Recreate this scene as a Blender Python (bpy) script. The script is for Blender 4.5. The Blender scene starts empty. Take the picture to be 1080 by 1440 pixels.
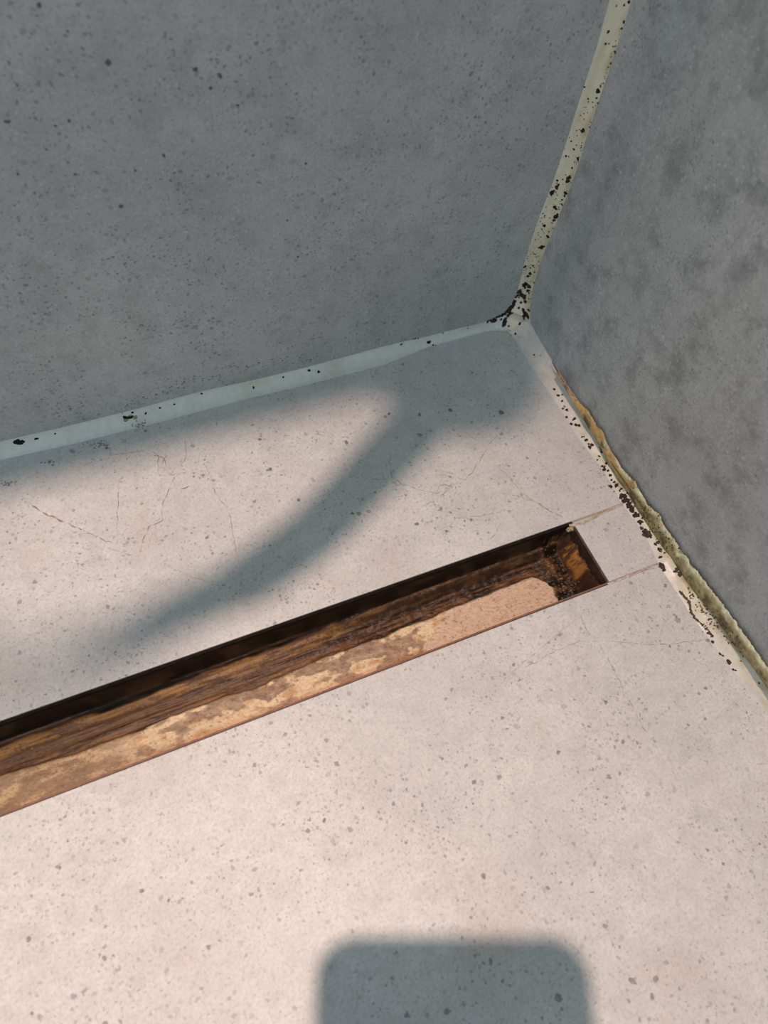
import bpy, bmesh, math, random
import numpy as np
from mathutils import Vector, Matrix, noise
from mathutils.bvhtree import BVHTree
random.seed(7)
S = bpy.context.scene
COL = S.collection
# ------------------------------------------------------------------ camera
# corner of the shower = origin; back wall y=0, right wall x=0, floor z=0 (metres)
K = 0.875
CAM = Vector((-0.24595273, -0.2788297, 0.34535371)) * K
F = 1045.71
RW = ((0.91729693, -0.38763718, 0.091125), (-0.29346831, -0.8127667, -0.50327592), (0.26915182, 0.43491115, -0.85930762))
Rv, Dv, Fv = (Vector(r) for r in RW)
cd = bpy.data.cameras.new('camera'); cam = bpy.data.objects.new('camera', cd); COL.objects.link(cam)
m = Matrix((( Rv.x, -Dv.x, -Fv.x, CAM.x), (Rv.y, -Dv.y, -Fv.y, CAM.y), (Rv.z, -Dv.z, -Fv.z, CAM.z), (0, 0, 0, 1)))
cam.matrix_world = m
cd.sensor_fit = 'VERTICAL'; cd.sensor_height = 36; cd.sensor_width = 27; cd.lens = F * 36 / 1440
cd.clip_start = 0.002; cd.clip_end = 50
cd.dof.use_dof = True; cd.dof.focus_distance = 0.345; cd.dof.aperture_fstop = (cd.lens / 1000) / 0.0024
S.camera = cam
# ------------------------------------------------------------------ light
w = bpy.data.worlds.new('daylight'); S.world = w; w.use_nodes = True
bg = w.node_tree.nodes['Background']; bg.inputs[0].default_value = (0.76, 0.95, 1.05, 1); bg.inputs[1].default_value = 0.85
LAMP = Vector((-0.33, -0.14, 2.2))
ld = bpy.data.lights.new('ceiling_spot_offscreen', 'SPOT'); lamp = bpy.data.objects.new('ceiling_spot_offscreen', ld); COL.objects.link(lamp)
lamp.location = LAMP; ld.energy = 228; ld.color = (1.0, 0.72, 0.60); ld.shadow_soft_size = 0.024
ld.spot_size = math.radians(38); ld.spot_blend = 1.0
lamp.rotation_euler = (Vector((-0.46, -0.33, 0)) - LAMP).to_track_quat('-Z', 'Y').to_euler()
S.view_settings.view_transform = 'Standard'; S.view_settings.look = 'None'
S.view_settings.exposure = 0.0; S.view_settings.gamma = 1.0; S.view_settings.use_curve_mapping = False

# ------------------------------------------------------------------ helpers
def ray(px, py):
    return (Rv * ((px - 540) / F) + Dv * ((py - 720) / F) + Fv)
def on_z(px, py, z=0.0):
    r = ray(px, py); return CAM + r * ((z - CAM.z) / r.z)
def on_y(px, py, y=0.0):
    r = ray(px, py); return CAM + r * ((y - CAM.y) / r.y)
def on_x(px, py, x=0.0):
    r = ray(px, py); return CAM + r * ((x - CAM.x) / r.x)
def s2l(c):
    return tuple(((v / 255) / 12.92 if v / 255 <= 0.04045 else ((v / 255 + 0.055) / 1.055) ** 2.4) for v in c)
def alb(r, g, b, k=1.0):                 # colour of a lit thing in the photo -> surface colour
    l = s2l((r, g, b)); return (min(.9, l[0] / 1.18 * k), min(.9, l[1] / 1.0 * k), min(.9, l[2] / 0.92 * k))
def albs(r, g, b, k=1.0):                # the same under daylight only
    l = s2l((r, g, b)); return (min(.9, l[0] / .33 * k), min(.9, l[1] / .40 * k), min(.9, l[2] / .42 * k))
def fbm(x, y, z=0.0, o=4):
    return noise.fractal(Vector((x, y, z)), 1.0, 2.0, o)
def lerp(a, b, t): return a + (b - a) * t
def mixc(a, b, t): return tuple(lerp(i, j, t) for i, j in zip(a, b))
def sst(a, b, x):
    t = min(1, max(0, (x - a) / (b - a))); return t * t * (3 - 2 * t)
def interp(pts, x):
    if x <= pts[0][0]:
        (a, b), (c, d) = pts[0], pts[1]; return b + (d - b) * (x - a) / (c - a)
    for (a, b), (c, d) in zip(pts, pts[1:]):
        if x <= c: return b + (d - b) * (x - a) / (c - a)
    (a, b), (c, d) = pts[-2], pts[-1]; return b + (d - b) * (x - a) / (c - a)
def resample(pts, n):
    P = [Vector(p) for p in pts]; L = [0]
    for a, b in zip(P, P[1:]): L.append(L[-1] + (b - a).length)
    out = []
    for i in range(n):
        s = L[-1] * i / (n - 1); j = 0
        while j < len(P) - 2 and L[j + 1] < s: j += 1
        t = (s - L[j]) / max(1e-9, L[j + 1] - L[j]); out.append(P[j].lerp(P[j + 1], t))
    return out
def mesh_obj(name, verts, faces, mat, parent=None, smooth=False, cols=None):
    me = bpy.data.meshes.new(name); me.from_pydata([tuple(v) for v in verts], [], faces); me.update()
    if smooth: me.polygons.foreach_set('use_smooth', [True] * len(me.polygons))
    if cols is not None:
        a = me.color_attributes.new('tint', 'FLOAT_COLOR', 'POINT')
        a.data.foreach_set('color', [c for q in cols for c in (q[0], q[1], q[2], 1.0)])
    if mat: me.materials.append(mat)
    o = bpy.data.objects.new(name, me); COL.objects.link(o)
    if parent: o.parent = parent
    return o
def tag(o, label=None, cat=None, group=None, kind=None):
    if label: o['label'] = label
    if cat: o['category'] = cat
    if group: o['group'] = group
    if kind: o['kind'] = kind
    return o
def empty(name, label, cat, loc=(0, 0, 0)):
    o = bpy.data.objects.new(name, None); COL.objects.link(o); o.empty_display_size = 0.02; o.location = loc
    return tag(o, label, cat)
def adopt(o, parent):                    # parent while keeping world coordinates of the mesh
    o.parent = parent; o.matrix_parent_inverse = Matrix.Translation(parent.location).inverted(); return o
def box(name, a, b, mat, parent=None, bev=0.0):
    bm = bmesh.new(); bmesh.ops.create_cube(bm, size=1)
    for v in bm.verts:
        v.co = Vector([lerp(min(a[i], b[i]), max(a[i], b[i]), v.co[i] + .5) for i in range(3)])
    if bev: bmesh.ops.bevel(bm, geom=bm.edges[:], offset=bev, segments=2, affect='EDGES', profile=.6)
    me = bpy.data.meshes.new(name); bm.to_mesh(me); bm.free(); me.materials.append(mat)
    o = bpy.data.objects.new(name, me); COL.objects.link(o)
    if parent: o.parent = parent
    return o
def boxes(name, lst, mat, parent=None):
    bm = bmesh.new()
    for a, b in lst:
        r = bmesh.ops.create_cube(bm, size=1)
        for v in r['verts']:
            v.co = Vector([lerp(min(a[i], b[i]), max(a[i], b[i]), v.co[i] + .5) for i in range(3)])
    me = bpy.data.meshes.new(name); bm.to_mesh(me); bm.free(); me.materials.append(mat)
    o = bpy.data.objects.new(name, me); COL.objects.link(o)
    if parent: o.parent = parent
    return o
def tube(name, pts, rad, mat, parent=None, seg=16):
    P = [Vector(p) for p in pts]; n = len(P); V = []; Fc = []; up = Vector((0.13, 0.21, 1)).normalized()
    for i, p in enumerate(P):
        d = (P[min(n - 1, i + 1)] - P[max(0, i - 1)]).normalized(); a = d.cross(up).normalized(); b = d.cross(a)
        r = rad[i] if isinstance(rad, (list, tuple)) else rad
        for k in range(seg):
            t = 2 * math.pi * k / seg; V.append(p + a * (r * math.cos(t)) + b * (r * math.sin(t)))
    for i in range(n - 1):
        for k in range(seg):
            Fc.append((i * seg + k, i * seg + (k + 1) % seg, (i + 1) * seg + (k + 1) % seg, (i + 1) * seg + k))
    Fc.append(tuple(range(seg))[::-1]); Fc.append(tuple((n - 1) * seg + k for k in range(seg)))
    return mesh_obj(name, V, Fc, mat, parent, True)

# ------------------------------------------------------------------ materials
def mat(name):
    mt = bpy.data.materials.new(name); mt.use_nodes = True; nt = mt.node_tree
    return mt, nt, nt.nodes, nt.links, nt.nodes['Principled BSDF']
def nmath(nt, op, a, b=None, c=None, clamp=False):
    n = nt.nodes.new('ShaderNodeMath'); n.operation = op; n.use_clamp = clamp
    for i, v in enumerate((a, b, c)):
        if v is None: continue
        if isinstance(v, (int, float)): n.inputs[i].default_value = v
        else: nt.links.new(v, n.inputs[i])
    return n.outputs[0]
def nmix(nt, f, a, b, mode='MIX'):
    n = nt.nodes.new('ShaderNodeMix'); n.data_type = 'RGBA'; n.blend_type = mode
    for s, v in ((n.inputs[0], f), (n.inputs[6], a), (n.inputs[7], b)):
        if isinstance(v, (int, float)): s.default_value = v
        elif isinstance(v, tuple): s.default_value = (*v, 1)
        else: nt.links.new(v, s)
    return n.outputs[2]
def nnoise(nt, vec, scale, detail=4, rough=.55, out=0):
    n = nt.nodes.new('ShaderNodeTexNoise'); n.inputs['Scale'].default_value = scale
    n.inputs['Detail'].default_value = detail; n.inputs['Roughness'].default_value = rough
    nt.links.new(vec, n.inputs['Vector']); return n.outputs[out]
def nramp(nt, v, lo, hi, a=0.0, b=1.0):
    n = nt.nodes.new('ShaderNodeMapRange'); n.interpolation_type = 'SMOOTHSTEP'
    nt.links.new(v, n.inputs[0])
    for i, x in enumerate((lo, hi, a, b)): n.inputs[i + 1].default_value = x
    return n.outputs[0]
def speck(nt, vec, scale, cut, rmax, soft=.12):
    """sparse irregular dots: per-cell random radius"""
    n = nt.nodes.new('ShaderNodeTexVoronoi'); n.inputs['Scale'].default_value = scale; nt.links.new(vec, n.inputs['Vector'])
    sep = nt.nodes.new('ShaderNodeSeparateColor'); nt.links.new(n.outputs['Color'], sep.inputs[0])
    r = nramp(nt, sep.outputs[0], cut, 1.0, 0.0, rmax)
    d = nmath(nt, 'SUBTRACT', r, n.outputs['Distance'])
    m1 = nramp(nt, d, 0.0, soft)
    return nmath(nt, 'MULTIPLY', m1, nramp(nt, sep.outputs[1], 0.0, 1.0, .35, 1.0))
def tile_mat(name, base, cloud, spotc, big=1.0, mott=1.0, warm=None, gl=0.40, dens=0.0, fleck=0.0):
    mt, nt, N, L, B = mat(name)
    tc = N.new('ShaderNodeTexCoord'); v0 = tc.outputs['Object']
    warp = N.new('ShaderNodeVectorMath'); warp.operation = 'MULTIPLY_ADD'
    L.new(nnoise(nt, v0, 620, 3, .6, 1), warp.inputs[0]); warp.inputs[1].default_value = (.0024, .0024, .0024); L.new(v0, warp.inputs[2])
    v = warp.outputs[0]
    c1 = nnoise(nt, v0, 13, 5, .6); c2 = nnoise(nt, v0, 62, 6, .66); c3 = nnoise(nt, v0, 190, 4, .65)
    col = nmix(nt, nramp(nt, c1, .36, .66), base, cloud)
    col = nmix(nt, nmath(nt, 'MULTIPLY', nramp(nt, c2, .44, .70), .55 * mott), col, tuple(x * (.60 if mott > 1 else .72) for x in base))
    if warm: col = nmix(nt, nmath(nt, 'MULTIPLY', nramp(nt, nnoise(nt, v0, 21, 4, .6), .52, .72), .5), col, warm)
    col = nmix(nt, nmath(nt, 'MULTIPLY', nramp(nt, c3, .35, .72), .32), col, tuple(x * .72 for x in base))
    grain = nnoise(nt, v0, 760, 4, .75)
    col = nmix(nt, nramp(nt, grain, .34, .60, .42, 0.0), col, tuple(x * .55 for x in base))
    clus = nramp(nt, nnoise(nt, v0, 30, 3, .6), .32, .62, .25, 1.0)
    s1 = speck(nt, v, 520, .34 - dens, .40, .10); s2 = speck(nt, v, 270, .52 - dens, .30 * big, .07); s3 = speck(nt, v, 130, .74, .19 * big, .05); s4 = speck(nt, v, 900, .35, .48, .12)
    sp = nmath(nt, 'MAXIMUM', nmath(nt, 'MULTIPLY', s1, .85), nmath(nt, 'MAXIMUM', s2, nmath(nt, 'MULTIPLY', s3, .9)))
    sp = nmath(nt, 'MULTIPLY', nmath(nt, 'MAXIMUM', sp, nmath(nt, 'MULTIPLY', s4, .6)), clus)
    col = nmix(nt, nmath(nt, 'MULTIPLY', sp, .88), col, spotc)
    if fleck:
        v2 = N.new('ShaderNodeVectorMath'); v2.operation = 'ADD'; v2.inputs[1].default_value = (.37, .21, .13); L.new(v, v2.inputs[0])
        lf = nmath(nt, 'MAXIMUM', speck(nt, v2.outputs[0], 420, .45, .34, .12), nmath(nt, 'MULTIPLY', nramp(nt, nnoise(nt, v0, 260, 4, .7), .54, .72), .5))
        col = nmix(nt, nmath(nt, 'MULTIPLY', lf, fleck), col, tuple(x * 1.5 for x in base))
    L.new(col, B.inputs['Base Color'])
    B.inputs['Roughness'].default_value = gl; B.inputs['Specular IOR Level'].default_value = .2
    h = nnoise(nt, v0, 560, 4, .72)
    bp = N.new('ShaderNodeBump'); bp.inputs['Strength'].default_value = .42; bp.inputs['Distance'].default_value = .0003
    L.new(h, bp.inputs['Height']); L.new(bp.outputs[0], B.inputs['Normal'])
    return mt
TILE, TILE_C, TILE_S = (.53, .53, .52), (.60, .60, .585), (.16, .158, .158)
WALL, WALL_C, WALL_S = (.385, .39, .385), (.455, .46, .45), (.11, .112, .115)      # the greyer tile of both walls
M_FLOOR = tile_mat('floor_tile', TILE, TILE_C, TILE_S, 1.0, .6, (.50, .44, .40))
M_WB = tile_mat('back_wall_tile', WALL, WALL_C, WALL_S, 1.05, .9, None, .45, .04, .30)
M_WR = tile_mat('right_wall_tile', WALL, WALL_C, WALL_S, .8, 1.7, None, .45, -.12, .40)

def plain(name, col, rough=.6, metal=0.0, nscale=0, namp=.3, bump=0.0, spec=.5):
    mt, nt, N, L, B = mat(name); B.inputs['Specular IOR Level'].default_value = spec
    B.inputs['Roughness'].default_value = rough; B.inputs['Metallic'].default_value = metal
    tc = N.new('ShaderNodeTexCoord')
    if nscale:
        f = nnoise(nt, tc.outputs['Object'], nscale, 5, .6)
        L.new(nmix(nt, nramp(nt, f, .3, .7), col, tuple(c * (1 - namp) for c in col)), B.inputs['Base Color'])
        if bump:
            bp = N.new('ShaderNodeBump'); bp.inputs['Strength'].default_value = .5; bp.inputs['Distance'].default_value = bump
            L.new(f, bp.inputs['Height']); L.new(bp.outputs[0], B.inputs['Normal'])
    else: B.inputs['Base Color'].default_value = (*col, 1)
    return mt
def tinted(name, rough=.5, nscale=700, namp=.35, bump=.0003, spec=.5, stretch=None):
    """surface colour from the mesh's own colour attribute, broken up by fine noise"""
    mt, nt, N, L, B = mat(name)
    at = N.new('ShaderNodeAttribute'); at.attribute_name = 'tint'
    tc = N.new('ShaderNodeTexCoord'); v = tc.outputs['Object']
    if stretch:
        mp = N.new('ShaderNodeMapping'); mp.inputs['Scale'].default_value = stretch; L.new(v, mp.inputs[0]); v = mp.outputs[0]
    f = nnoise(nt, v, nscale, 5, .65)
    dk = N.new('ShaderNodeMix'); dk.data_type = 'RGBA'; dk.blend_type = 'MULTIPLY'; dk.inputs[0].default_value = 1
    L.new(at.outputs['Color'], dk.inputs[6])
    L.new(nmix(nt, nramp(nt, f, .32, .68), (1 - namp,) * 3, (1 + namp * .6,) * 3), dk.inputs[7])
    L.new(dk.outputs[2], B.inputs['Base Color']); B.inputs['Roughness'].default_value = rough
    B.inputs['Specular IOR Level'].default_value = spec
    bp = N.new('ShaderNodeBump'); bp.inputs['Strength'].default_value = .6; bp.inputs['Distance'].default_value = bump
    L.new(f, bp.inputs['Height']); L.new(bp.outputs[0], B.inputs['Normal'])
    return mt
M_MORTAR = plain('mortar', (.38, .36, .34), .9, 0, 300, .3, .0003)
M_GROUT = tinted('stained_grout', .8, 900, .3, .0004)
M_SIL = tinted('silicone', .33, 350, .07, .0002, .45)
M_CRUST = tinted('peeling_silicone', .55, 520, .3, .0008, .4, (1, .5, 1))
M_MOLD = tinted('black_mold', .8, 1500, .3, .0003, .2)
M_SLUDGE = tinted('rust_sludge', .42, 900, .16, .00025, .18, (.5, 1, 1))
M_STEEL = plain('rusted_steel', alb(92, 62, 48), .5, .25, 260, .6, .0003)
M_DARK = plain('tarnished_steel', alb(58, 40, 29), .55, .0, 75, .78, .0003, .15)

# ------------------------------------------------------------------ structure
Y1, Y2, XE = -0.14492412 * K, -0.18492412 * K, -0.04207731 * K      # drain back edge, front edge, end
XL, YF, DEP = -1.5, -1.5, 0.024
XD = -0.95                                                           # far end of the drain
floor = boxes('floor', [((XL, Y1 + .001, -.05), (.02, .02, -.009)), ((XL, YF, -.05), (.02, Y2 - .001, -.009)),
                        ((XE + .001, Y2 - .001, -.05), (.02, Y1 + .001, -.009)), ((XL, Y2 - .001, -.05), (XD - .001, Y1 + .001, -.009)),
                        ((XD - .001, Y2 - .001, -.05), (XE + .001, Y1 + .001, -.03))], M_MORTAR)
tag(floor, 'pale speckled stone-look tile shower floor with hairline cracks', kind='structure')
TT = -.009
def ftile(a, b, c, d): return box('tile', (a, c, TT), (b, d, 0), M_FLOOR, floor, .0004)
G = .0009
back_tile = ftile(-.62, -.001, Y1 + .0002, -.001)
ftile(-1.22, -.6215, Y1 + .0002, -.001)
front_tile = ftile(-.62, -.001, Y2 - .6, Y2 - .0002); ftile(-1.22, -.6215, Y2 - .6, Y2 - .0002)
ins = ftile(XE + .0003, -.001, Y2 + .0009, Y1 - .0008); tag(ins, 'small cut piece of tile between drain end and wall')
ftile(-.62, -.001, YF, Y2 - .6015); ftile(-1.22, -.6215, YF, Y2 - .6015); ftile(-1.22, XD - .0012, Y2 + .0009, Y1 - .0008)

wall_back = box('wall_back', (XL, .0095, -.05), (.3, .09, 2.5), M_MORTAR); tag(wall_back, 'grey speckled tiled back wall in shade', kind='structure')
wall_right = box('wall_right', (.0095, YF, -.05), (.09, .0094, 2.5), M_MORTAR); tag(wall_right, 'grey mottled concrete-look tiled side wall', kind='structure')
for i in range(4):
    z0 = .0 + .62 * i + (0 if i else -.008)
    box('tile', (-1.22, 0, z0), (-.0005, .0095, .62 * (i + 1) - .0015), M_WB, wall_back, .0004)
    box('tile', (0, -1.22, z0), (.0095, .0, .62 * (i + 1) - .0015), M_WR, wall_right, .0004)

# grout in the joints either side of the cut tile
def grout(name, pts, w0, ca, cb, lab):
    P = resample([on_z(*p) for p in pts], 40); V = []; Fc = []; C = []
    for i, p in enumerate(P):
        t = i / 39; d = (P[min(39, i + 1)] - P[max(0, i - 1)]).normalized(); nrm = Vector((-d.y, d.x, 0))
        wd = w0 * (1 + .35 * fbm(t * 9, 1.7, w0 * 900))
        for k in range(4):
            u = k / 3 - .5; V.append(p + nrm * (u * 2 * wd) + Vector((0, 0, .00012 + .00030 * (1 - 4 * u * u))))
            C.append(mixc(ca, cb, sst(.3, .7, .5 + .7 * fbm(t * 6, k * .3, 3))))
    for i in range(39):
        for k in range(3): Fc.append((i * 4 + k, i * 4 + k + 1, i * 4 + k + 5, i * 4 + k + 4))
    o = mesh_obj(name, V, Fc, M_GROUT, floor, True, C); tag(o, lab); return o
grout('grout_line', [(800, 739), (818, 736), (835, 728), (857, 717), (876, 708)], .00062, alb(186, 140, 96), alb(190, 175, 160), 'orange-brown stained grout joint')
grout('grout_line', [(854, 822), (875, 814), (902, 802), (926, 795)], .00055, alb(176, 134, 122), alb(196, 178, 168), 'pinkish grout joint')

boxes('grout_bed', [((XE, Y1 - .0012, TT), (-.001, Y1 + .0004, -.0002)), ((XE, Y2 - .0004, TT), (-.001, Y2 + .0012, -.0002))], plain('grout', alb(176, 152, 130), .85, 0, 500, .3, .0003), floor)
# ------------------------------------------------------------------ drain
drain = empty('linear_drain', 'open rusty linear drain channel sunk in the tile floor, coated with brown sludge', 'drain', ((XD + XE) / 2, (Y1 + Y2) / 2, -.026))
D0 = drain.location
def dpart(o): return adopt(o, drain)
th = .0008
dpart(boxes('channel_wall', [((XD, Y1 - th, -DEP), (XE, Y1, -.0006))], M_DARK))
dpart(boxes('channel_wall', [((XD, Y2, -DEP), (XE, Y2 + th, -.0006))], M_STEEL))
dpart(boxes('channel_base', [((XD, Y2, -DEP - .001), (XE, Y1, -DEP))], M_DARK))
dpart(boxes('end_plate', [((XE - th, Y2 + th, -DEP), (XE, Y1 - th, -.0005))], M_STEEL))
dpart(boxes('end_plate', [((XD, Y2 + th, -DEP), (XD + th, Y1 - th, -.0005))], M_STEEL))
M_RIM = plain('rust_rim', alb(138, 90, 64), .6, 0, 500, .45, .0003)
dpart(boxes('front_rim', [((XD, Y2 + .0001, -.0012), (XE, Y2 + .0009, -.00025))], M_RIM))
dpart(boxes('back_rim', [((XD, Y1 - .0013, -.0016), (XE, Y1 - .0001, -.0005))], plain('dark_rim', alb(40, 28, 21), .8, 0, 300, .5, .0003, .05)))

ZB = -.0205
def bnd(pts, z): 
    q = sorted([(p.x, p.y) for p in (on_z(a, b, z) for a, b in pts)]); return q
B_gold0 = bnd([(0, 1051), (100, 1015), (200, 982), (270, 953), (360, 921), (430, 895), (503, 867), (603, 828), (700, 793), (800, 760)], ZB + .003)
B_gold1 = bnd([(0, 1068), (100, 1034), (200, 996), (270, 968), (360, 940), (430, 912), (503, 880), (603, 842), (700, 804), (800, 770)], ZB + .003)
B_light = bnd([(0, 1092), (100, 1060), (200, 1026), (270, 994), (360, 966), (403, 947), (453, 925), (537, 895), (600, 870), (640, 853), (690, 833), (740, 814), (765, 810), (800, 800)], ZB + .001)
# far end of the pale plate (rounded), as y -> x
E_light = sorted([(p.y, p.x) for p in (on_z(a, b, ZB + .001) for a, b in [(730, 808), (752, 812), (768, 817), (778, 828), (785, 848), (790, 862)])])
c_dark = alb(44, 31, 23); c_black = alb(22, 17, 13); c_gold = alb(142, 98, 54); c_brown = alb(98, 64, 42); c_red = alb(100, 58, 40)
c_cream = alb(226, 190, 150); c_mauve = alb(134, 101, 82); c_clean = alb(214, 174, 146); c_org = alb(190, 120, 58); c_edge = alb(182, 106, 66)
XC0, XC1 = on_z(110, 1090, ZB).x, on_z(270, 1030, ZB).x
XA, XB = on_z(325, 1010, ZB).x, on_z(625, 900, ZB).x
xs = list(np.arange(XD + .001, -.40, .004)) + list(np.arange(-.40, XE - .0006, .00045))
ys = list(np.linspace(Y1 - .0007, Y1 - .0015, 4)) + list(np.linspace(Y1 - .0018, Y2 + .0009, 74))
V = []; C = []
for x in xs:
    g0, g1, yl = interp(B_gold0, x), interp(B_gold1, x), interp(B_light, x)
    wob = .0011 * fbm(x * 60, 2.2, 0); yl += wob; g0 += .0006 * fbm(x * 90, 9, 0); g1 += .0007 * fbm(x * 70, 5, 0)
    gold_amt = sst(-.12, -.17, x)
    for y in ys:
        v = Y1 - y; z = ZB
        n1 = fbm(x * 260, y * 420, 1.3); n2 = fbm(x * 900, y * 1100, 4.1); n3 = fbm(x * 90, y * 500, 7.7, 5); n4 = fbm(x * 55, y * 1300, 2.1, 4)
        end = XE - x
        xlim = interp(E_light, y) + .0009 * fbm(y * 300, x * 200, 3)
        plate = sst(.0004, -.0006, y - yl) * sst(.0006, -.0006, x - xlim)
        # back wall slime
        if v < .0016:
            z = lerp(-.0030 - .0012 * n3, ZB + .004, (v - .0007) / .0009)
            c = mixc(c_black, c_dark, sst(-.3, .5, n3)); c = mixc(c, c_brown, .5 * sst(.1, .6, n4))
        else:
            far = sst(-.150, -.185, x)                                        # 1 = away from the closed end
            ridge = math.exp(-((y - (g0 + g1) / 2) / .0022) ** 2)
            lng = fbm(x * 28, y * 620, 5.5, 4); lng2 = fbm(x * 70, y * 1500, 8.8, 4)
            z = ZB + .004 * sst(.006, .0016, v) + .0016 * ridge + .00045 * lng + .00018 * lng2 + (1 - far) * .0007 * n1 + .00012 * n2
            up = sst(-.0003, .0006, y - g0)                                   # 1 = towards the back wall
            inr = sst(-.0004, .0006, y - g1) * (1 - up)
            c = mixc(c_brown, c_dark, sst(-.20, .40, lng + .45 * lng2 + .35 * n3 + .42 * (1 - far))); c = mixc(c, alb(122, 84, 52), .55 * sst(.0, .45, lng2 - .2 * n1) * far)
            c = mixc(c, c_red, .35 * sst(.15, .5, n1))
            gcol = mixc(c_gold, c_brown, sst(-.12, .42, n3 + .5 * n2 + .3 * lng2))
            c = mixc(c, gcol, inr * (.18 + .8 * gold_amt) * sst(-.35, .15, lng + .3 * n1 + .15))
            c = mixc(c, mixc(mixc(c_black, c_dark, sst(-.2, .6, n3)), c_brown, .5 * sst(.05, .5, lng) * far), up)
            seam = math.exp(-((y - yl - .0018) / .0011) ** 2); c = mixc(c, alb(140, 90, 54), .7 * seam * sst(-.2, .3, n3))
        if plate > 0 and v > .004:
            zp = ZB + .0012 + .00010 * n1 + .00004 * n2
            z = lerp(z, zp, plate)
            mott = sst(-.02, .16, fbm(x * 75, y * 150, 11.5, 5) + (.20 if XA < x < XB else -.02) - .30 * sst(yl - .005, yl, y) * (1 if x < -.16 else 0))
            pc = mixc(mixc(c_cream, alb(200, 152, 108), sst(-.1, .5, fbm(x * 120, y * 300, 14, 5))), c_mauve, mott * (.75 + .3 * n1)); pc = mixc(pc, c_edge, .4 * sst(Y2 + .0086, Y2 + .0068, y))
            pc = mixc(pc, alb(128, 96, 64), .7 * sst(-.1, .45, fbm(x * 40, y * 90, 21, 4)) * sst(-.2, -.28, x))
            pc = mixc(pc, mixc(alb(140, 106, 78), alb(196, 156, 116), sst(-.05, .5, fbm(x * 90, y * 260, 17, 5) + .5 * n2)), .85 * sst(XC1, XC0, x))
            xcl = on_z(612, 905, ZB).x + .003 * fbm(y * 260, 1, 8); xcl += (y - (Y2 + .012)) * 1.6
            pc = mixc(pc, mixc(c_clean, alb(204, 162, 132), sst(.1, .6, n1)), sst(-.0005, .0005, x - xcl))
            pc = mixc(pc, mixc(pc, c_brown, .6), sst(.35, .6, n2))
            c = mixc(c, pc, plate * (1 if y < yl - .0008 else .85 + .15 * n1))
        # heap of sludge at the closed end
        heap = sst(.021, .012, end) * (1 - plate)
        if heap > 0 and v > .0012:
            lump = fbm(x * 170, y * 170, 31, 5); z += heap * (.0014 + .0020 * lump)
            c2 = mixc(c_black, c_brown, sst(-.15, .6, lump)); c2 = mixc(c2, c_red, .5 * sst(.1, .5, n1)); c2 = mixc(c2, alb(170, 120, 60), .8 * sst(.42, .6, n2 + .3 * lump))
            c = mixc(c, c2, heap * .9)
        if end < .0055 and v > .0012:
            k = sst(.0055, .0010, end); z = lerp(z, -.0065, k * (.9 + .25 * n1))
            fv = (v - .006) / .018
            patch = sst(.0, .16, fv + .12 * n1) * sst(1.0, .84, fv + .12 * n1) * sst(.05, .25, k) * sst(1.0, .86, k + .1 * n2)
            c = mixc(mixc(c_dark, c_red, .5 + .4 * n1), mixc(c_org, c_brown, sst(.0, .5, n1 + .5 * n2)), patch)
        z = max(z, -DEP + .0005)
        V.append((x - D0.x, y - D0.y, z - D0.z)); C.append(c)
ny = len(ys); Fc = [(i * ny + j, i * ny + j + 1, (i + 1) * ny + j + 1, (i + 1) * ny + j) for i in range(len(xs) - 1) for j in range(ny - 1)]
sl = mesh_obj('sludge', V, Fc, M_SLUDGE, drain, True, C); tag(sl, 'brown and golden rust sludge coating the drain bottom')
# tan blob of sealant in the rear corner of the drain
bm = bmesh.new(); bmesh.ops.create_icosphere(bm, subdivisions=3, radius=1); pc = on_z(814, 745, -.002)
for v_ in bm.verts:
    n = 1 + .3 * noise.noise(v_.co * 2.3); v_.co = Vector((v_.co.x * .0042 * n - .001, v_.co.y * .0018 * n + .0002 + v_.co.x * .0006, v_.co.z * .0022 * n)) + Vector((pc.x, Y1 - .0022, -.0024))
me = bpy.data.meshes.new('sealant_blob'); bm.to_mesh(me); bm.free(); me.materials.append(plain('tan_sealant', alb(186, 146, 106), .5, 0, 600, .35, .0003))
o = bpy.data.objects.new('sealant_blob', me); COL.objects.link(o); dpart(o)
# grit in the sludge
gv = []; gf = []
svec = [Vector(p) + D0 for p in V]
for i in range(150):
    x = random.uniform(-.30, XE - .003) if i > 60 else random.uniform(XE - .022, XE - .003)
    j = min(range(len(xs)), key=lambda q: abs(xs[q] - x)); kk = random.randrange(14, ny - 14); p = svec[j * ny + kk]; r = random.uniform(.00012, .0004)
    b0 = len(gv)
    for q in ((1, 0, 0), (-1, 0, 0), (0, 1, 0), (0, -1, 0), (0, 0, 1), (0, 0, -1)):
        gv.append(Vector(q) * r * random.uniform(.7, 1.3) + p - D0)
    gf += [tuple(b0 + t for t in f) for f in ((0, 2, 4), (2, 1, 4), (1, 3, 4), (3, 0, 4), (2, 0, 5), (1, 2, 5), (3, 1, 5), (0, 3, 5))]
tag(mesh_obj('grit', gv, gf, plain('grit', alb(170, 140, 105), .25), drain), kind='stuff')

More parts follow.
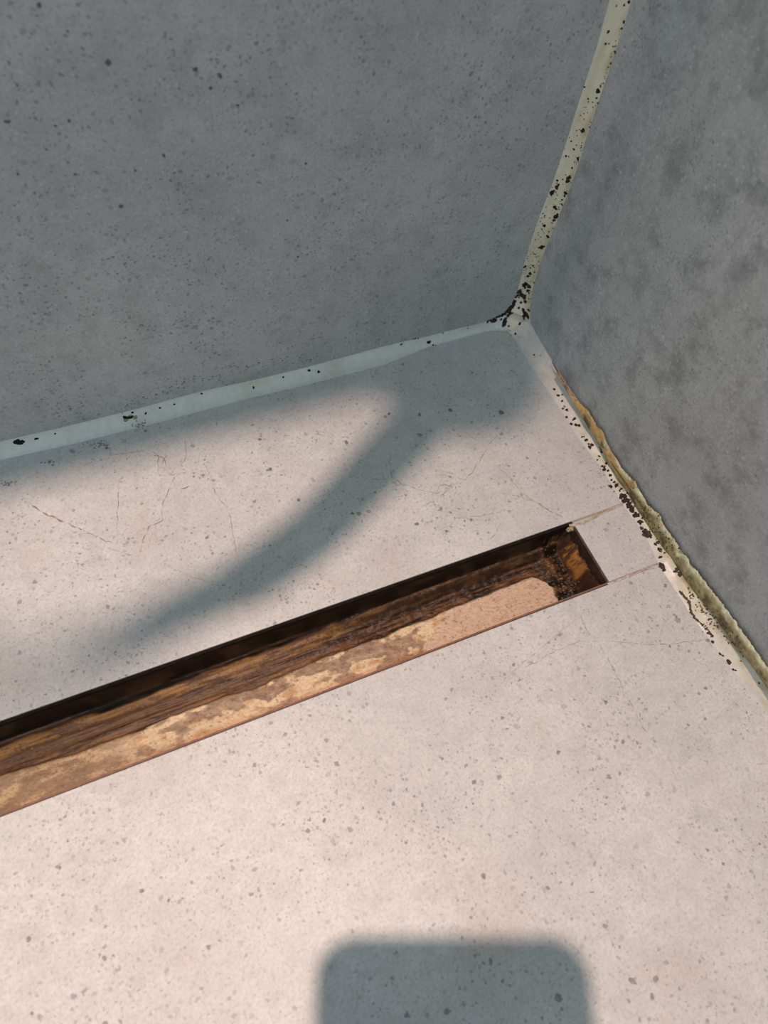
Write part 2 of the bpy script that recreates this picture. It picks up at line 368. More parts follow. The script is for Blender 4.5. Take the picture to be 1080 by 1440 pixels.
# ------------------------------------------------------------------ silicone beads
def sweep(name, A, Bp, corner, n, colf, matr, bulge=0.25, prof=8, lump=.0002, parent=None, edge=((.53, .53, .52), (.53, .53, .52))):
    """A: points on one surface, Bp: points on the other, corner(p): nearest point of the inner edge"""
    A = resample(A, n); Bp = resample(Bp, n); V = []; C = []; Fc = []
    for i in range(n):
        a, b = A[i], Bp[i]; k = corner((a + b) / 2).lerp((a + b) / 2, bulge)
        for j in range(prof + 1):
            t = j / prof; p = a * (1 - t) ** 2 + k * (2 * t * (1 - t)) + b * t * t
            off = ((a + b) / 2 - corner((a + b) / 2)).normalized()
            p = p + off * (lump * fbm(p.x * 130, p.y * 130, p.z * 130 + t) * (4 * t * (1 - t)) + .00025 * min(1, 6 * t, 6 * (1 - t)))
            V.append(p); cc = colf(i / (n - 1), t, p); C.append(mixc(mixc(cc, edge[0], .85 * sst(.22, .0, t)), edge[1], .7 * sst(.86, 1.0, t)))
    w_ = prof + 1
    for i in range(n - 1):
        for j in range(prof): Fc.append((i * w_ + j, i * w_ + j + 1, (i + 1) * w_ + j + 1, (i + 1) * w_ + j))
    return mesh_obj(name, V, Fc, matr, parent, True, C)
# joint between back wall and floor
seal_b = empty('floor_sealant', 'smooth pale silicone bead between the back wall and the floor', 'sealant')
Af = [(-160, 686), (0, 647), (100, 625), (200, 600), (280, 579), (350, 560), (425, 543), (540, 513), (600, 489), (660, 472), (694, 464), (722, 466)]
Bw = [(-160, 660), (0, 621), (100, 598), (200, 573), (280, 551), (350, 536), (425, 518), (540, 487), (600, 473), (640, 463), (683, 453), (716, 437)]
a3 = [on_z(*p) for p in Af]; b3 = [on_y(*p) for p in Bw]
a3 = [Vector((-.9, a3[0].y, 0))] + a3; b3 = [Vector((-.9, 0, b3[0].z))] + b3
def match(a, b, ax, n):      # resample both to the same stations along the joint
    lo = max(min(p[ax] for p in a), min(p[ax] for p in b)); hi = min(max(p[ax] for p in a), max(p[ax] for p in b))
    def at(pts, s):
        q = sorted(pts, key=lambda p: p[ax])
        for u, v in zip(q, q[1:]):
            if s <= v[ax] + 1e-9: return u.lerp(v, (s - u[ax]) / max(1e-9, v[ax] - u[ax]))
        return q[-1].copy()
    st = [lerp(lo, hi, i / (n - 1)) for i in range(n)]
    return [at(a, s) for s in st], [at(b, s) for s in st]
c_white = (.60, .61, .57); c_yel = (.60, .56, .40); c_pink = (.60, .555, .50)
def col_b(t, u, p):
    c = mixc(c_white, (.53, .53, .46), sst(.0, .6, fbm(p.x * 40, 1, 2)))
    return mixc(c, (.52, .50, .36), .5 * sst(.1, .5, fbm(p.x * 22, 4, 2)) * sst(.4, .7, u))
ma, mb = match(a3, b3, 0, 160)
bead_b = sweep('bead', ma, mb, lambda p: Vector((p.x, 0, 0)), 320, col_b, M_SIL, .30, 8, .00015, seal_b)
# vertical joint
seal_v = empty('corner_sealant', 'yellowed upright silicone bead in the wall corner, dotted with black mould', 'sealant')
Lw = [(884, -100), (857, 0), (840, 64), (819, 128), (799, 192), (778, 255), (753, 319), (738, 367), (728, 409), (719, 430), (708, 441)]
Rw = [(925, -100), (888, 0), (868, 64), (847, 128), (825, 192), (814, 230), (803, 260), (780, 319), (760, 367), (748, 409), (744, 440), (746, 454)]
a3 = [on_y(*p) for p in Lw]; b3 = [on_x(*p) for p in Rw]
a3 = [Vector((a3[0].x, 0, 1.0))] + a3; b3 = [Vector((0, b3[0].y, 1.0))] + b3
def col_v(t, u, p):
    c = mixc((.56, .53, .40), (.50, .46, .33), sst(-.2, .5, fbm(p.z * 40, u, 2)))
    c = mixc(c, c_pink, sst(.02, .004, p.z))
    return mixc(c, (.36, .28, .13), .75 * sst(.55, .95, u) * sst(-.2, .3, fbm(p.z * 60, 8, u)))
ma, mb = match(a3, b3, 2, 160)
bead_v = sweep('bead', ma, mb, lambda p: Vector((0, 0, p.z)), 360, col_v, M_SIL, .35, 8, .00015, seal_v, ((.53, .52, .45), (.46, .44, .36)))
# smooth pad of silicone where the three beads meet
rr = .0085; V = []; C = []; Fc = []; n = 14
for i in range(n + 1):
    for j in range(n + 1):
        a = math.pi / 2 * i / n; b = math.pi / 2 * j / n
        d = Vector((math.cos(b) * math.cos(a), math.cos(b) * math.sin(a), -math.sin(b)))
        p = Vector((-rr, -rr, rr)) + d * (rr * 1.02); p = Vector((min(p.x, -.0001), min(p.y, -.0001), max(p.z, .0001)))
        V.append(p); C.append(mixc((.60, .53, .44), (.56, .50, .40), .5 + fbm(p.x * 300, p.y * 300, p.z * 300)))
for i in range(n):
    for j in range(n): Fc.append((i * (n + 1) + j, (i + 1) * (n + 1) + j, (i + 1) * (n + 1) + j + 1, i * (n + 1) + j + 1))
pad = mesh_obj('corner_pad', V, Fc, M_SIL, seal_v, True, C)
# right joint
seal_r = empty('side_sealant', 'thick peeling yellow-brown silicone bead along the side wall and the floor', 'sealant')
Fr = [(714, 466), (724, 476), (737, 500), (754, 525), (770, 549), (781, 565), (793, 582), (803, 600), (815, 618), (828, 635), (845, 657), (860, 681), (873, 706), (889, 727), (905, 750), (918, 774), (927, 796), (940, 815), (955, 838), (970, 862), (986, 884), (1006, 910), (1027, 938), (1046, 963), (1062, 984), (1080, 1006), (1140, 1085)]
Wr = [(740, 447), (747, 456), (756, 473), (768, 493), (784, 520), (800, 545), (818, 570), (838, 600), (853, 625), (867, 648), (880, 668), (895, 690), (912, 714), (926, 730), (943, 752), (956, 772), (970, 792), (984, 810), (1001, 832), (1018, 853), (1031, 872), (1048, 895), (1066, 921), (1080, 941), (1140, 1022)]
a3 = [on_z(*p) for p in Fr]; b3 = [on_x(*p) for p in Wr]
a3.append(Vector((a3[-1].x, -.9, 0))); b3.append(Vector((0, -.9, b3[-1].z)))
Y_P0, Y_P1 = on_z(800, 560).y, on_z(880, 690).y
def col_r(t, u, p):
    n = fbm(p.y * 70, u * 1.2, 3); n2 = fbm(p.y * 210, u * 3, 7)
    c = mixc(c_pink, (.60, .54, .46), sst(-.3, .5, n))
    dirty = sst(Y_P0, Y_P1, p.y)
    olive = mixc((.46, .39, .22), (.27, .20, .09), sst(-.1, .5, n + .5 * n2))
    cream = mixc((.58, .54, .43), (.50, .43, .25), sst(-.2, .4, n2))
    c2 = mixc(cream, olive, sst(.38, .66, u + .35 * n + .15 * n2))
    return mixc(c, c2, dirty * (.55 + .45 * sst(.25, .6, u)))
ma, mb = match(a3, b3, 1, 240)
bead_r = sweep('bead', ma[::-1], mb[::-1], lambda p: Vector((0, p.y, 0)), 420, col_r, M_SIL, .42, 12, .0009, seal_r)

# ragged strip peeling off the wall
Lip = [(786, 523), (800, 546), (811, 561), (828, 577), (839, 597), (849, 607), (854, 622), (868, 646), (878, 662), (894, 677), (906, 699), (914, 712), (927, 722), (935, 739), (948, 757), (957, 770), (956, 777), (967, 781), (971, 794), (982, 803), (1000, 828), (1019, 851), (1032, 870), (1049, 893), (1067, 919), (1081, 940), (1142, 1020)]
inner = [(783, 524), (797, 549), (806, 566), (816, 582), (828, 602), (838, 618), (846, 632), (858, 654), (869, 672), (882, 690), (892, 708), (902, 724), (913, 742), (922, 756), (934, 773), (943, 786), (948, 794), (955, 803), (962, 815), (972, 827), (988, 846), (1006, 868), (1020, 888), (1036, 908), (1053, 930), (1067, 950), (1128, 1035)]
def crust_strip(name, lip, inn, n, wob, cols, off, seed):
    lp = [on_x(a, b, -.0012) for a, b in lip]; iq = [on_x(a, b, -.0034) for a, b in inn]; ya, yb = lp[0].y, lp[-1].y
    n2_ = n // 2; P = resample(lp, n) + [lp[-1] + Vector((0, -.3 * (i + 1) / n2_, 0)) for i in range(n2_)]; Q = resample(iq, n) + [iq[-1] + Vector((0, -.3 * (i + 1) / n2_, 0)) for i in range(n2_)]; n += n2_; V = []; C = []; Fc = []; W = 7
    for i in range(n):
        y = P[i].y
        rag = wob * fbm(y * 420, seed, 1, 4) + .6 * wob * fbm(y * 1300, seed, 5, 3)
        for j in range(W):
            u = j / (W - 1); p = Q[i].lerp(P[i], u)
            p = p + Vector((0, 0, rag * u * u))
            p.x += -off * math.sin(u * 2.6) + .0005 * fbm(y * 200, u * 2, seed) * u
            p.x = min(p.x, -.00015)
            V.append(p); n_ = fbm(y * 130, u * 1.5, seed + 2) + .35 * fbm(y * 600, u * 4, seed)
            pale = sst(.62, .95, u + .2 * n_)
            f = min(1, (ya - y) / (ya - yb)); base = mixc(cols[0], cols[1], sst(.28, .5, f)); base = mixc(base, cols[2], sst(.0, .45, n_)); C.append(mixc(base, cols[3], pale * sst(.15, .5, f + .3 * n_)))
    for i in range(n - 1):
        for j in range(W - 1): Fc.append((i * W + j, i * W + j + 1, (i + 1) * W + j + 1, (i + 1) * W + j))
    o = mesh_obj(name, V, Fc, M_CRUST, seal_r, True, C)
    md = o.modifiers.new('thickness', 'SOLIDIFY'); md.thickness = .0004; md.offset = 0
    return o
o = crust_strip('peeling_strip', Lip, inner, 420, .0008, (alb(190, 146, 92), alb(160, 136, 92), alb(104, 82, 50), alb(206, 194, 156)), .0008, 3.0)
tag(o, 'ragged golden-brown edge of silicone lifting off the wall')
# dark split under the strip
spl = resample([on_x(a, b, -.0016) for a, b in [(776, 508), (786, 526), (797, 545), (808, 562), (820, 582), (833, 604), (843, 620)]], 60)
tube('split', spl, [.00042 * math.sin(math.pi * (i + .5) / 60) ** .5 + .00008 for i in range(60)], plain('dark_split', alb(66, 44, 30), .8), seal_r, 6)
spl = resample([on_x(a, b, -.0034) for a, b in [(858, 648), (872, 668), (886, 688), (900, 708), (912, 724)]], 60)
tube('split', spl, [.0003 * math.sin(math.pi * (i + .5) / 60) ** .5 + .00006 for i in range(60)], plain('amber_split', alb(104, 72, 36), .8), seal_r, 6)

# ------------------------------------------------------------------ marks placed on the built surfaces
bpy.context.view_layer.update()
dg = bpy.context.evaluated_depsgraph_get()
def bvh_of(objs):
    V = []; Fc = []
    for o in objs:
        ev = o.evaluated_get(dg); me = ev.to_mesh(); b = len(V); mw = o.matrix_world
        V += [mw @ v.co for v in me.vertices]; Fc += [tuple(b + i for i in p.vertices) for p in me.polygons]; ev.to_mesh_clear()
    return BVHTree.FromPolygons(V, Fc)
statics = [bead_b, bead_v, bead_r, pad] + [c for r_ in (floor, wall_back, wall_right) for c in r_.children if c.name.startswith('tile')]
statics += [c for c in seal_r.children if c.name.startswith('peel')]
BV = bvh_of(statics)
def hit(px, py):
    p, n, i, d = BV.ray_cast(CAM, ray(px, py).normalized())
    if p is None: return None, None
    if n.dot(CAM - p) < 0: n = -n
    return p, n
class Spots:
    def __init__(s): s.V = []; s.F = []; s.C = []
    def dot(s, px, py, r, col=(.012, .009, .008), h=.35, asp=None):
        p, n = hit(px, py)
        if p is None: return
        R = r * (p - CAM).dot(Fv) / F
        a = n.orthogonal().normalized(); b = n.cross(a); ph = random.random() * 6.28; k = 11; b0 = len(s.V)
        sx = random.uniform(.75, 1.25) if asp is None else asp
        s.V.append(p + n * (R * h * .5 + .00006)); s.C.append(col)
        jit = [random.uniform(.72, 1.2) for _ in range(k)]
        for q, (rr, hh) in enumerate(((.6, .42), (1.0, -.05))):
            for i in range(k):
                t = 2 * math.pi * i / k; u = math.cos(t) * sx; v = math.sin(t) / sx
                u, v = u * math.cos(ph) - v * math.sin(ph), u * math.sin(ph) + v * math.cos(ph)
                s.V.append(p + (a * u + b * v) * (R * rr * jit[i]) + n * (R * h * hh + (.00006 if q == 0 else .00002))); s.C.append(col)
        for i in range(k):
            j = (i + 1) % k; s.F.append((b0, b0 + 1 + i, b0 + 1 + j)); s.F.append((b0 + 1 + i, b0 + 1 + k + i, b0 + 1 + k + j, b0 + 1 + j))
    def clump(s, px, py, r, col=(.012, .009, .008), n=None):
        n = n or max(2, int(r * .9))
        for _ in range(n):
            t = random.random() * 6.28; d = r * .75 * random.random() ** .5
            s.dot(px + d * math.cos(t), py + d * math.sin(t), r * random.uniform(.28, .6), col)
    def build(s, name, parent, label):
        o = mesh_obj(name, s.V, s.F, M_MOLD, parent, True, s.C); tag(o, label, kind='stuff'); return o
BLK = (.013, .010, .009); BRN = (.06, .034, .02); DBR = (.03, .019, .012)
def cv(o, sc, lst): return [(o[0] + a[0] / sc, o[1] + a[1] / sc, *(x / sc for x in a[2:3])) for a in lst]
# upright bead
sp = Spots()
for x, y, r in cv((680, 0), 3.131, [(640, 8, 8), (620, 22, 6), (585, 26, 5), (617, 97, 7), (608, 126, 6), (549, 140, 8), (537, 193, 6), (552, 192, 4), (570, 205, 4), (580, 230, 7), (560, 280, 6), (548, 297, 4), (515, 378, 5), (505, 400, 12), (500, 405, 8), (497, 432, 6), (460, 435, 5), (462, 448, 4), (480, 450, 4), (443, 383, 6), (503, 455, 5), (435, 577, 11), (440, 570, 8), (468, 560, 4), (410, 575, 3), (412, 597, 3), (386, 622, 5), (397, 657, 6), (363, 687, 6), (375, 690, 4), (415, 700, 8), (430, 650, 4), (390, 740, 6), (372, 790, 14), (378, 780, 10), (366, 800, 8), (325, 795, 6), (350, 790, 4), (322, 825, 12), (330, 815, 7), (300, 850, 13), (308, 842, 8), (360, 850, 10), (357, 862, 6), (345, 880, 5), (345, 900, 6), (313, 912, 11), (320, 920, 7), (318, 955, 13), (325, 945, 8), (310, 970, 8), (267, 995, 9), (283, 1042, 9), (287, 1020, 4), (257, 1088, 12), (245, 1090, 7), (265, 1085, 7), (228, 1120, 4), (218, 1170, 6), (205, 1180, 5), (182, 1175, 9), (205, 1205, 10), (195, 1215, 8), (222, 1245, 6), (187, 1250, 13), (175, 1252, 8), (195, 1265, 6), (160, 1280, 10), (165, 1300, 10), (180, 1325, 6), (200, 1290, 5), (150, 1300, 8), (185, 1300, 5), (270, 950, 4), (262, 940, 4), (255, 960, 3), (250, 975, 3)]):
    sp.dot(x, y, r * .92, BLK if random.random() < .6 else DBR)
for i in range(150):                      # fine peppering, denser towards the floor
    t = random.random() ** .55; y = lerp(120, 425, t); xl = interp([(b_, a_) for a_, b_ in Lw], y); xr = interp([(b_, a_) for a_, b_ in Rw], y)
    u = random.random() ** 1.3 if y > 300 else random.random()
    sp.dot(lerp(xl - 1, xr, u), y, random.uniform(.35, 1.1), random.choice((BLK, DBR, BRN)))
for i in range(60):
    t = random.random(); y = lerp(40, 300, t); xr = interp([(b_, a_) for a_, b_ in Rw], y); sp.dot(xr - random.uniform(0, 5), y, random.uniform(.4, 1.0), random.choice((DBR, BRN)))
for x, y, r in cv((640, 400), 6.75, [(310, 352, 14), (335, 340, 12), (370, 345, 22), (365, 330, 16), (395, 312, 14), (420, 302, 14), (450, 288, 16), (475, 275, 18), (500, 255, 22), (520, 235, 22), (540, 210, 22), (555, 185, 20), (562, 160, 16), (515, 280, 20), (500, 295, 14), (475, 330, 18), (470, 355, 20), (465, 380, 18), (458, 395, 10), (437, 330, 10), (545, 265, 14), (574, 120, 12), (605, 122, 8), (610, 70, 20), (600, 80, 14), (630, 95, 18), (655, 122, 20), (640, 110, 14), (665, 165, 15), (625, 172, 10), (605, 222, 10), (690, 60, 14), (705, 20, 16), (660, 10, 18), (665, 35, 8), (645, 240, 16), (660, 270, 18), (655, 300, 16), (680, 290, 16), (700, 245, 12), (690, 310, 14), (655, 325, 10), (615, 375, 12), (508, 395, 8), (572, 467, 10)]):
    sp.dot(x, y, r * 1.35, random.choice((BLK, DBR, (.035, .016, .014))))
for i in range(60):
    a_ = random.random(); x = lerp(400, 620, a_) + random.gauss(0, 15); y = 425 + 70 * a_ + random.gauss(0, 22); sp.dot(640 + x / 6.75, 400 + y / 6.75, random.uniform(.3, .8), (.40, .28, .20), .2)
sp.build('mold_spots', seal_v, 'black mould dots on the upright bead')
# back bead
sp = Spots()
for x, y, r in cv((0, 420), 2, [(45, 404, 8), (55, 405, 9), (63, 402, 7), (50, 399, 6), (102, 394, 5), (155, 380, 3), (353, 334, 7), (362, 335, 6), (369, 333, 6), (373, 320, 4), (410, 323, 3.5), (450, 307, 3.5), (490, 297, 3), (567, 267, 3.5), (713, 250, 3.5), (797, 221, 3), (870, 202, 4.5), (897, 206, 3.5)]): sp.dot(x, y, r)
for x, y, r in cv((440, 460), 2.571, [(20, 162, 5), (320, 62, 5), (418, 55, 7), (422, 52, 5), (435, 65, 4), (444, 66, 3), (370, 42, 4), (362, 43, 3), (380, 41, 3), (470, 22, 3), (560, 4, 3)]): sp.dot(x, y, r)
for x, y in ((183, 586), (177, 590), (190, 587)): sp.dot(x, y, 4, (.26, .25, .17), .05)
sp.build('mold_spots', seal_b, 'scattered black mould dots on the pale bead')
# right bead
sp = Spots()
for x, y, r in cv((600, 340), 3, [(537, 622, 7), (555, 648, 8), (572, 645, 4), (571, 672, 6), (580, 700, 9), (597, 712, 10), (590, 740, 7), (622, 748, 8), (610, 768, 7), (630, 772, 8), (642, 775, 8), (658, 826, 9), (672, 840, 12), (688, 855, 14), (695, 868, 9), (730, 870, 9), (738, 885, 7), (728, 905, 5), (720, 920, 4), (745, 955, 13), (758, 940, 11), (765, 965, 6), (775, 985, 7), (785, 1010, 11), (798, 1025, 13), (778, 1033, 8), (820, 1050, 11), (770, 1030, 6), (453, 477, 4), (480, 480, 3)]):
    sp.clump(x, y, r * 1.05, DBR) if r > 8.5 / 3 else sp.dot(x, y, r, DBR)
for x, y, r in cv((600, 340), 3, [(828, 1075, 16), (838, 1092, 18), (855, 1112, 16), (868, 1132, 15), (885, 1152, 16), (903, 1182, 12), (928, 1228, 18), (938, 1240, 12), (965, 1275, 8), (980, 1300, 10), (985, 1330, 8), (990, 1362, 13), (1000, 1385, 9)]): sp.clump(x, y, r, (.035, .026, .02), 9)
for x, y, r in cv((700, 660), 2.842, [(595, 258, 18), (575, 235, 8), (640, 290, 9), (650, 325, 10), (655, 385, 13), (665, 405, 8), (712, 403, 12), (727, 420, 11)]): sp.clump(x, y, r, (.07, .05, .03), 9)
for i in range(46):
    t = i / 45; x = lerp(725, 850, t) + 10 * math.sin(t * 9) ; y = lerp(488, 670, t); sp.dot(700 + x / 2.842 + random.gauss(0, .8), 660 + y / 2.842, random.uniform(.9, 2.2), random.choice(((.10, .06, .03), BRN)))
for x, y, r in cv((700, 660), 2.842, [(858, 690, 7), (890, 738, 7), (900, 745, 5), (925, 770, 10), (918, 765, 6), (940, 800, 6), (950, 804, 5), (1045, 855, 5), (840, 655, 6)]): sp.dot(x, y, r, BRN)
for i in range(150):
    t = random.random(); x = lerp(760, 985, t); y = lerp(470, 720, t) + random.gauss(0, 22) + 10; sp.dot(700 + x / 2.842, 660 + y / 2.842, random.uniform(.4, 1.7), random.choice(((.10, .075, .03), (.07, .045, .02), (.16, .12, .05))), .2)
for i in range(160):
    t = random.random(); x = lerp(500, 700, t) + random.gauss(0, 14); y = lerp(60, 330, t) + random.gauss(0, 14); sp.dot(700 + x / 2.842, 660 + y / 2.842, random.uniform(.4, 1.8), random.choice(((.12, .09, .04), (.07, .05, .02), (.18, .14, .07))), .2)
sp.build('mold_spots', seal_r, 'dark mould clumps along the peeling bead')

# hairline cracks
def ribbon(polys, parent, matr, label, w0=.00022):
    V = []; Fc = []; C = []
    for col, wd, pts in polys:
        P2 = resample([Vector((a, b, 0)) for a, b in pts], max(8, int(sum(math.dist(a, b) for a, b in zip(pts, pts[1:])) / 2.2)))
        b0 = len(V); n = len(P2); sd = random.random() * 50; pr = []
        for i, q in enumerate(P2):
            q = q + Vector((1.9 * fbm(i * .22, sd), 1.9 * fbm(i * .22, sd + 9), 0)); pr.append(on_z(q.x, q.y, .00004))
        for i, p in enumerate(pr):
            d = (pr[min(n - 1, i + 1)] - pr[max(0, i - 1)]).normalized(); nr = Vector((-d.y, d.x, 0)); f = fbm(i * .3, sd + 3)
            ww = w0 * .62 * wd * max(.02, .70 + 1.5 * f) * (.4 + .6 * math.sin(math.pi * (i + .5) / n) ** .4)
            V += [p - nr * ww, p + nr * ww]; C += [col, col]
        Fc += [(b0 + 2 * i, b0 + 2 * i + 1, b0 + 2 * i + 3, b0 + 2 * i + 2) for i in range(n - 1)]
    o = mesh_obj('hairline_cracks', V, Fc, matr, parent, False, C); return tag(o, label, kind='stuff')
M_CRACK = tinted('crack_stain', .7, 2500, .3, .0001, .2)
ck1 = alb(164, 128, 110); ck2 = alb(152, 130, 120); ck3 = alb(180, 160, 148); ck4 = alb(170, 150, 140)
def c7(*l): return [(a / 2, 420 + b / 2) for a, b in l]
def c4(*l): return [(440 + a / 2.571, 460 + b / 2.571) for a, b in l]
def c2(*l): return [(700 + a / 2.842, 660 + b / 2.842) for a, b in l]
polys = [(ck1, 2.3, c7((70, 570), (110, 595), (170, 625), (230, 650))), (ck1, 1.2, c7((225, 648), (270, 668), (320, 690))),
 (ck2, 1, c7((350, 500), (335, 510), (332, 580), (330, 690))), (ck2, 1.5, c7((345, 503), (335, 508))),
 (ck2, 1.4, c7((430, 430), (460, 450), (475, 490), (490, 500), (470, 550), (455, 590), (455, 625), (420, 640), (400, 690), (390, 725))),
 (ck2, 1, c7((440, 420), (470, 440), (450, 470), (480, 495), (510, 490))), (ck2, 1, c7((520, 395), (525, 440), (510, 470))), (ck2, 1, c7((420, 440), (445, 440), (445, 490))),
 (ck2, 1.1, c7((570, 460), (595, 500), (605, 545), (645, 600), (655, 660), (665, 720))), (ck2, 1.1, c7((300, 400), (310, 440), (360, 435), (395, 428))), (ck3, 1, c7((395, 428), (440, 410), (500, 400))),
 (ck3, .8, c7((460, 745), (520, 775), (600, 800))), (ck3, .8, c7((300, 700), (390, 725))), (ck2, 1.8, c7((512, 535), (535, 525))),
 (ck1, 1, c4((720, 340), (690, 370), (640, 420), (600, 490), (570, 535), (545, 555), (510, 530), (470, 520))), (ck2, 1, c4((290, 430), (275, 500), (290, 550), (340, 575), (400, 590), (440, 605))),
 (ck2, .8, c4((540, 375), (580, 400), (620, 430))), (ck1, .9, c4((660, 500), (710, 540), (755, 600), (800, 630))), (ck1, 1.4, c4((755, 600), (800, 630), (860, 665), (905, 688))), (ck1, 1, c4((670, 595), (740, 610), (800, 632))),
 (ck2, .9, c4((490, 720), (520, 690), (580, 685), (650, 675))), (ck2, .9, c4((680, 710), (665, 740), (640, 770))), (ck2, .8, c4((220, 550), (290, 555))), (ck2, .9, c4((440, 605), (460, 570), (490, 575), (520, 560))), (ck2, .9, c4((380, 660), (430, 630), (480, 600), (500, 560))), (ck3, .8, c4((650, 675), (665, 630)))]
ribbon(polys, back_tile, M_CRACK, 'brown hairline cracks')
polys = [(ck4, 1, c2((70, 800), (150, 775), (240, 720), (330, 685), (400, 690))), (ck2, .9, c2((440, 685), (600, 700), (680, 700), (790, 685), (840, 680))), (ck2, .9, c2((330, 580), (350, 630), (365, 665))),
 (ck2, 1, c2((400, 690), (430, 740), (470, 810), (510, 890), (545, 960), (600, 1060))), (ck4, 1.2, c2((430, 527), (465, 510), (490, 480))), (ck4, .8, c2((10, 860), (70, 800), (190, 700), (310, 600))), (ck3, .8, c2((540, 850), (620, 820), (640, 780)))]
ribbon(polys, front_tile, M_CRACK, 'faint hairline cracks')
# large pits seen singly
sp = Spots(); pc_ = alb(150, 138, 132)
for x, y, r in [(487, 622, 3), (705, 580, 4), (633, 577, 3), (590, 583, 2.5), (547, 582, 2.5), (586, 737, 3), (628, 747, 2.5), (380, 660, 3), (365, 618, 2.5), (150, 630, 2.5), (420, 703, 2.5)]: sp.dot(x, y, r, alb(130, 122, 120), .05)
for a_, b_, r in [(198, 598, 7), (142, 625, 7), (70, 650, 5), (12, 680, 6)]:
    for i in range(22): sp.dot(a_ + random.gauss(0, r), b_ + random.gauss(0, r * .3) - .24 * random.gauss(0, r), random.uniform(.5, 1.5), alb(142, 122, 112), .05)
sp.build('pits', back_tile, 'dark pits in the tile')
sp = Spots()
for x, y, r in [(690, 1352, 5), (785, 1403, 7), (628, 1423, 5), (785, 1058, 4), (876, 1043, 4), (770, 1249, 4), (889, 1380, 6), (922, 1377, 6), (917, 1402, 5), (680, 1232, 5), (995, 1195, 3), (1017, 1215, 3), (40, 1320, 5), (147, 1348, 4), (456, 1154, 4), (237, 1266, 3), (200, 1253, 4), (45, 1425, 3), (622, 1067, 3)]: sp.dot(x, y, r * .8, alb(158, 142, 134), .05)
sp.build('pits', front_tile, 'dark pits in the tile')
sp = Spots()
for x, y, r in [(152, 88, 6), (275, 98, 5), (309, 106, 5), (296, 124, 4), (334, 148, 3.5), (10, 171, 5), (65, 210, 3), (25, 245, 3), (97, 170, 3.5), (230, 219, 4), (170, 290, 4), (55, 7, 5), (430, 230, 3), (404, 310, 2.5), (419, 361, 3), (190, 240, 3), (105, 245, 3), (24, 120, 3), (78, 177, 3), (95, 44, 3)]: sp.dot(x, y, r * .75, albs(58, 62, 68), .05)
for i in range(170):
    t = random.random(); x = lerp(170, 440, t); sp.dot(x + random.gauss(0, 4), interp([(170, 575), (235, 548), (300, 528), (325, 513), (370, 511), (440, 503)], x) + random.gauss(0, 4), random.uniform(.4, 1.5), random.choice((albs(62, 66, 66), albs(70, 74, 74), albs(112, 118, 116))), .1)
o = sp.build('pits', wall_back, 'dark pits in the wall tile')

# ------------------------------------------------------------------ things above the frame that shade the corner
def above(px, py, h):
    T = on_z(px, py); return T + (LAMP - T) * (h / LAMP.z)
M_CHROME = plain('chrome', (.75, .75, .76), .15, 1.0); M_WHITE = plain('white_lacquer', (.78, .78, .76), .4)
sh = empty('wall_shelf', 'narrow white shelf fixed to the back wall above the drain', 'shelf', (-.5, 0, .8))
adopt(box('board', (-.98, -.066, .79), (-.13, 0, .805), M_WHITE, None, .001), sh)
for bx_ in (-.9, -.25): adopt(box('bracket', (bx_, -.05, .765), (bx_ + .015, 0, .79), M_CHROME, None, .001), sh)
hs_pts = [above(585, 598, .60), above(525, 662, .54), above(432, 757, .52), above(345, 818, .56)]
hs = empty('hand_shower', 'chrome hand shower with hose hung across the corner above the floor', 'shower', hs_pts[0])
H0 = above(648, 512, .74)
bm = bmesh.new(); bmesh.ops.create_cone(bm, cap_ends=True, segments=40, radius1=.034, radius2=.024, depth=.022)
bmesh.ops.bevel(bm, geom=bm.edges[:], offset=.003, segments=2, affect='EDGES')
for v_ in bm.verts: v_.co += H0
me = bpy.data.meshes.new('head'); bm.to_mesh(me); bm.free(); me.materials.append(M_CHROME); o = bpy.data.objects.new('head', me); COL.objects.link(o); adopt(o, hs)
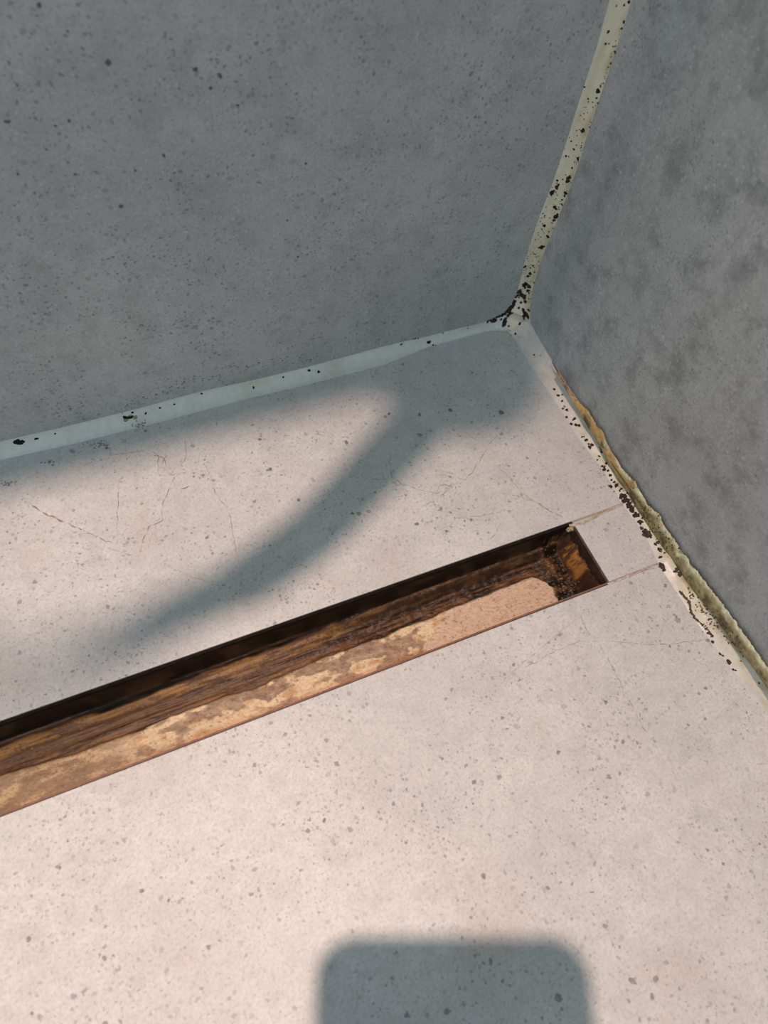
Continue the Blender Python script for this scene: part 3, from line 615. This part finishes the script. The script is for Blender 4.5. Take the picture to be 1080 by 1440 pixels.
adopt(tube('handle', resample([H0] + hs_pts, 24), [lerp(.0135, .0100, i / 23) for i in range(24)], M_CHROME), hs)
hp = [hs_pts[-1], above(255, 858, .68), above(170, 904, .88), above(90, 945, 1.1), above(20, 970, 1.25), above(-60, 990, 1.33), Vector((-.42, 0, 1.36))]
adopt(tube('hose', resample(hp, 60), [lerp(.0085, .0045, i / 59) for i in range(60)], M_CHROME), hs)
adopt(tube('wall_holder', [H0 + Vector((0, 0, .004)), Vector((H0.x * .4, H0.y, .752)), Vector((0, H0.y, .755))], .006, M_CHROME), hs)
# the phone the picture is taken with
ph = empty('smartphone', 'dark smartphone held flat above the shower floor', 'phone', CAM - Fv * .006)
PW, PL, PT = .083, .165, .009
Oc = CAM - Fv * (PT / 2 + .0035) + Rv * .025 + Dv * (PL / 2 - .014)
def phone_part(name, w_, l_, t_, rad, cz, mt, off=(0, 0)):
    V = []; Fc = []; n = 8; ring = []
    for cx, cy, a0 in ((1, 1, 0), (-1, 1, 90), (-1, -1, 180), (1, -1, 270)):
        for i in range(n + 1):
            a = math.radians(a0 + 90 * i / n); ring.append((cx * (w_ / 2 - rad) + rad * math.cos(a) + off[0], cy * (l_ / 2 - rad) + rad * math.sin(a) + off[1]))
    k = len(ring)
    for s in (-1, 1):
        for a, b in ring: V.append(Oc + Rv * a + Dv * b + Fv * (cz + s * t_ / 2))
    Fc = [tuple(range(k))[::-1], tuple(range(k, 2 * k))] + [(i, (i + 1) % k, k + (i + 1) % k, k + i) for i in range(k)]
    return adopt(mesh_obj(name, V, Fc, mt), ph)
phone_part('body', PW, PL, PT, .013, 0, plain('phone_case', (.03, .03, .035), .5))
phone_part('screen', PW - .006, PL - .006, .0004, .011, -PT / 2 - .0002, plain('phone_glass', (.01, .01, .012), .1))
phone_part('camera_bump', .030, .030, .0016, .008, PT / 2 + .0008, plain('phone_camera', (.02, .02, .022), .3), (-.019, -PL / 2 + .022))
phone_part('flash', .006, .006, .0010, .0029, PT / 2 + .0005, plain('flash_lens', (.85, .85, .8), .2), (-.004, -PL / 2 + .014))
